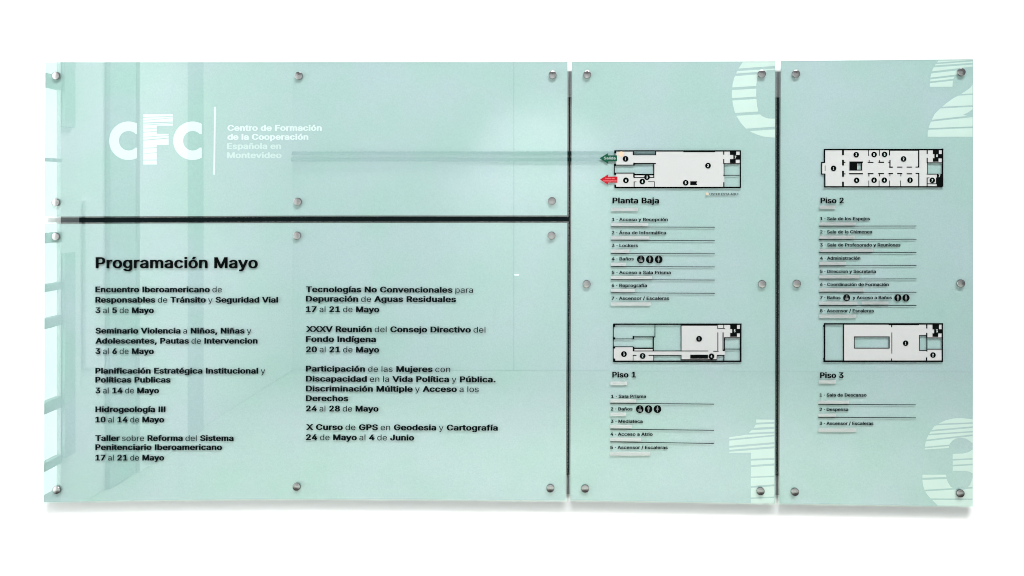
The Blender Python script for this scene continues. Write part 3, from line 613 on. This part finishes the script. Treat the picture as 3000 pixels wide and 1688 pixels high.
def icon(parent, c, r, kind):
    idf = lambda p: p
    mb = MB(); disc(mb, c, r, idf, YP[0], YP[1]); ic = mb.build('restroom_icon', M_BLACK, parent)
    P = lambda pts: [[(c[0]+x*r, c[1]+y*r) for x, y in pts]]
    mb = MB(); y0, y1 = YP[1]-0.0001, YP[2]
    if kind == 'chair':
        mb.prism(P([(-.04,-.5),(.16,-.5),(.16,.08),(.5,.08),(.5,.55),(.35,.68),(0,.68),(-.14,.5),(-.14,.1),(-.04,.06)]), y0, y1, scr)
        mb.prism(P([(-.5,.0),(-.2,.0),(-.2,.12),(-.36,.14),(-.3,.66),(-.46,.62)]), y0, y1, scr)
        disc(mb, (c[0]+.06*r, c[1]-.68*r), .13*r, idf, y0, y1, 12)
    else:
        if kind == 'man': body = [(-.26,-.5),(.26,-.5),(.3,.0),(.18,.05),(.12,.75),(-.12,.75),(-.18,.05),(-.3,.0)]
        else: body = [(-.14,-.52),(.14,-.52),(.32,.2),(.14,.2),(.1,.75),(-.1,.75),(-.14,.2),(-.32,.2)]
        mb.prism(P(body), y0, y1, scr)
        disc(mb, (c[0], c[1]-.68*r), .13*r, idf, y0, y1, 12)
    mb.build('pictogram', M_ICON, ic)
def entry(parent, t, x0, x1, b, strips=(), rl=None, cap=9.4, name='list_entry', icons=(), extra=(), bold=34, m=M_INK):
    mb = MB(); letters(mb, t, x0, x1, b, cap, bold=bold)
    o = mb.build(name, m, parent)
    for e in extra:
        mb = MB(); letters(mb, e[0], e[1], e[2], b, cap, bold=bold); mb.build('entry_text', m, o)
    for s in strips: braille(o, *s)
    if rl: rule(o, *rl)
    for c, r, k in icons: icon(o, c, r, k)
entry(P3, 'Planta Baja', 1794.4, 1930.9, 596.1, [(1790.2, 1869.7, 608.7, 618.4)], cap=16.8, name='floor_heading', m=M_BLACK)
mb = MB(); letters(mb, 'USTED ESTA AQUI', 2078.9, 2162.8, 572.3, 6.6, bold=17); o = mb.build('legend', M_INK, P3)
mb = MB(); disc(mb, (2071.6, 568.3), 4.2, lambda p: p, YP[0], YP[2]); mb.build('location_dot', M_PEACH, o)
R3 = (1789.4, 2094.3)
entry(P3, '1 · Acceso y Recepción', 1792.9, 1956.4, 648, [(1790, 1899, 653, 662.4)], (*R3, 665, 666))
entry(P3, '2 · Área de Informática', 1792, 1951.5, 686.7, [(1790, 1902, 692.3, 701.6)], (*R3, 704, 705.5))
entry(P3, '3 · Lockers', 1792, 1869.5, 724, [(1790, 1843.6, 731.2, 740.6)], (*R3, 742.8, 743.9))
entry(P3, '4 · Baños', 1792, 1857, 763.3, [(1789.7, 1834.3, 769.9, 779.1)], (*R3, 781.1, 782.3),
      icons=[((1877.3, 760.3), 11.3, 'chair'), ((1903.6, 760.3), 11.3, 'man'), ((1929.7, 760.3), 11.3, 'woman')])
entry(P3, '5 · Acceso a Sala Prisma', 1792, 1965.3, 803.2, [(1789.7, 1910.5, 808.3, 818)], (*R3, 819.5, 820.8))
entry(P3, '6 · Reprografía', 1791.8, 1895.6, 841, [(1789.5, 1859.8, 846.6, 856)], (*R3, 858, 859.6))
entry(P3, '7 · Ascensor / Escaleras', 1791.8, 1961.2, 878.8, [(1789.5, 1906.3, 886, 895.6)])
entry(P3, 'Piso 1', 1793.8, 1863.2, 1106.1, [(1788.5, 1837.4, 1118, 1128.6)], cap=16.2, name='floor_heading', m=M_BLACK)
R3 = (1787.4, 2092)
entry(P3, '1 · Sala Prisma', 1790.5, 1893, 1166.2, [(1788.3, 1864, 1170, 1179.4)], (*R3, 1181.6, 1184.4))
entry(P3, '2 · Baños', 1789, 1853.6, 1203, [(1788.3, 1834, 1209, 1218.7)],
      icons=[((1874.3, 1199), 11.3, 'chair'), ((1900, 1199), 11.3, 'man'), ((1926.2, 1199), 11.3, 'woman')])
entry(P3, '3 · Mediateca', 1789, 1883, 1239.3, [(1788, 1850.6, 1245.2, 1254.8)], (*R3, 1257.6, 1261))
entry(P3, '4 · Acceso a Atrio', 1788.3, 1912, 1277, [(1787.5, 1878, 1283, 1292.8)], (*R3, 1295, 1299.6))
entry(P3, '5 · Ascensor / Escaleras', 1787.7, 1956.3, 1315.9, [(1787.4, 1905, 1325, 1335)])
entry(P4, 'Piso 2', 2404, 2472, 595.9, [(2400.7, 2447, 602.7, 612)], cap=16.6, name='floor_heading', m=M_BLACK)
R4 = (2399.7, 2685)
entry(P4, '1 · Sala de los Espejos', 2403, 2549, 645.5, [(2400.4, 2507.4, 651.8, 660.6)], (*R4, 662.9, 662.4))
entry(P4, '2 · Sala de la Chimenea', 2402.6, 2555.3, 684.2, [(2400.4, 2503.6, 690.5, 699.5)], (*R4, 701.8, 701.2))
entry(P4, '3 · Sala de Profesorado y Reuniones', 2402.6, 2638.4, 722.5, [(2400.4, 2557.5, 729.2, 738.1)], (*R4, 740.5, 740))
entry(P4, '4 · Administración', 2402.6, 2520.6, 761.2, [(2400.4, 2479, 767.8, 776.9)], (*R4, 779.2, 778.5))
entry(P4, '5 · Direccion y Secretaria', 2402.6, 2566.2, 800, [(2400.4, 2517.2, 806.6, 815.6)], (*R4, 818, 817.3))
entry(P4, '6 · Coordinación de Formación', 2402.6, 2603.8, 838.2, [(2400.4, 2532.5, 845, 854.2)], (*R4, 856.8, 856.5))
entry(P4, '7 · Baños', 2402.6, 2463, 876.7, [(2400, 2512, 883.8, 893), (2524, 2603, 883.6, 892.2)], (*R4, 895.2, 895.2),
      icons=[((2480.5, 872.6), 10.2, 'chair'), ((2630.7, 872.8), 10.5, 'man'), ((2654.4, 872.8), 10.5, 'woman')], extra=[('y Acceso a Baños', 2497.9, 2613.3)])
entry(P4, '8 · Ascensor / Escaleras', 2402.2, 2560.5, 915.4, [(2399.8, 2508.6, 921.8, 931.4)])
entry(P4, 'Piso 3', 2402.6, 2471.6, 1108, [(2398.6, 2448.5, 1114.3, 1124)], cap=16.8, name='floor_heading', m=M_BLACK)
R4 = (2397, 2683.5)
entry(P4, '1 · Sala de Descanso', 2401.4, 2538.7, 1162.2, [(2397.6, 2487, 1174, 1183)], (*R4, 1184.9, 1186.4))
entry(P4, '2 · Despensa', 2401, 2485.3, 1204.4, [(2397.6, 2449.3, 1212.4, 1221)], (*R4, 1222.9, 1224.5))
entry(P4, '3 · Ascensor / Escaleras', 2401, 2559.3, 1245.4, [(2397.6, 2509, 1255.6, 1265.5)])

# --- big striped floor numbers on the film behind the glass, cut off by the panel edges
def numeral(parent, fn, parts, xl, xr, label):
    mb = MB()
    for poly, gaps in parts:
        for s in striped(poly, gaps, xl, xr):
            if abs(sum(s[i-1][0]*s[i][1]-s[i][0]*s[i-1][1] for i in range(len(s)))) > 60: mb.prism([[fn(p) for p in s]], YN0, YN1, scr)
    o = mb.build('floor_numeral', M_ETCH, parent); o['label'] = label
numeral(P3, zoomfn(1640, 140, 3.45), [([(1850,146),(2176,146),(2176,222),(2100,228),(2050,240),(2008,265),(1995,300),(1986,380),(1985,480),(1993,580),(2005,640),(2035,685),(2070,705),(2110,716),(2176,718),(2176,908),(2110,905),(2060,898),
    (2000,880),(1945,857),(1890,825),(1850,785),(1815,740),(1785,690),(1765,640),(1748,560),(1740,500),(1740,440),(1746,375),(1762,310),(1785,255),(1810,205)],
    [(228,198,26),(278,243,25),(415,388,27),(522,494,24),(676,650,30),(842,812,28)])], 1740, 2176, 'large pale striped zero cut off by the panel edge')
numeral(P4, zoomfn(2260, 140, 3.45), [([(1690,130),(2033,126),(2033,205),(1980,210),(1935,228),(1900,250),(1865,275),(1845,300),(1833,340),(1830,395),(1600,395),(1601,350),(1606,300),(1615,265),(1630,220),(1652,178)],
    [(164,132,14),(194,162,18),(254,200,20),(314,262,18),(352,302,18)]),
   ([(2033,372),(2010,405),(1960,440),(1900,480),(1840,510),(1770,560),(1715,605),(1650,670),(1615,740),(1592,800),(1580,860),(1580,900),(2033,900),(2033,698),(1990,690),(1935,680),(1985,655),(2033,622)],
    [(494,470,15),(612,590,16),(742,692,18),(822,804,16)])], 1590, 2033, 'large pale striped two cut off by the panel edge')
numeral(P3, zoomfn(1720, 1120, 3.293), [([(1632,360),(1806,362),(1806,1168),(1580,1168),(1580,680),(1372,680),(1372,530),(1500,513),(1560,490),(1610,440),(1632,400)],
    [(412,392,18),(464,440,22),(506,486,18),(556,514,16),(624,588,20),(662,628,20),(755,740,18),(824,794,20),(926,908,14),(1028,994,18),(1128,1110,14)])], 1372, 1806, 'large pale striped one cut off by the panel edge')
numeral(P4, zoomfn(2260, 1120, 3.294), [([(1618,398),(1680,368),(1760,349),(1840,346),(1943,358),(1943,600),(1925,575),(1880,545),(1830,535),(1780,543),(1745,565),(1720,595),(1710,635),(1480,650),(1482,610),(1490,570),(1510,520),(1540,470),(1570,428)],
    [(414,394,15),(474,434,16),(508,478,14),(564,512,16),(630,590,14)]),
   ([(1750,692),(1850,688),(1905,675),(1943,648),(1943,880),(1910,863),(1870,855),(1750,855)], [(762,740,15),(820,794,15)]),
   ([(1458,893),(1685,893),(1690,925),(1700,960),(1730,1010),(1790,1040),(1830,1045),(1875,1032),(1915,995),(1935,945),(1943,920),(1943,1200),(1605,1190),(1530,1115),(1500,1080),(1480,1045),(1465,1000),(1458,950)],
    [(932,915,20),(1046,1018,16),(1128,1130,14)])], 1480, 1943, 'large pale striped three cut off by the panel edges')
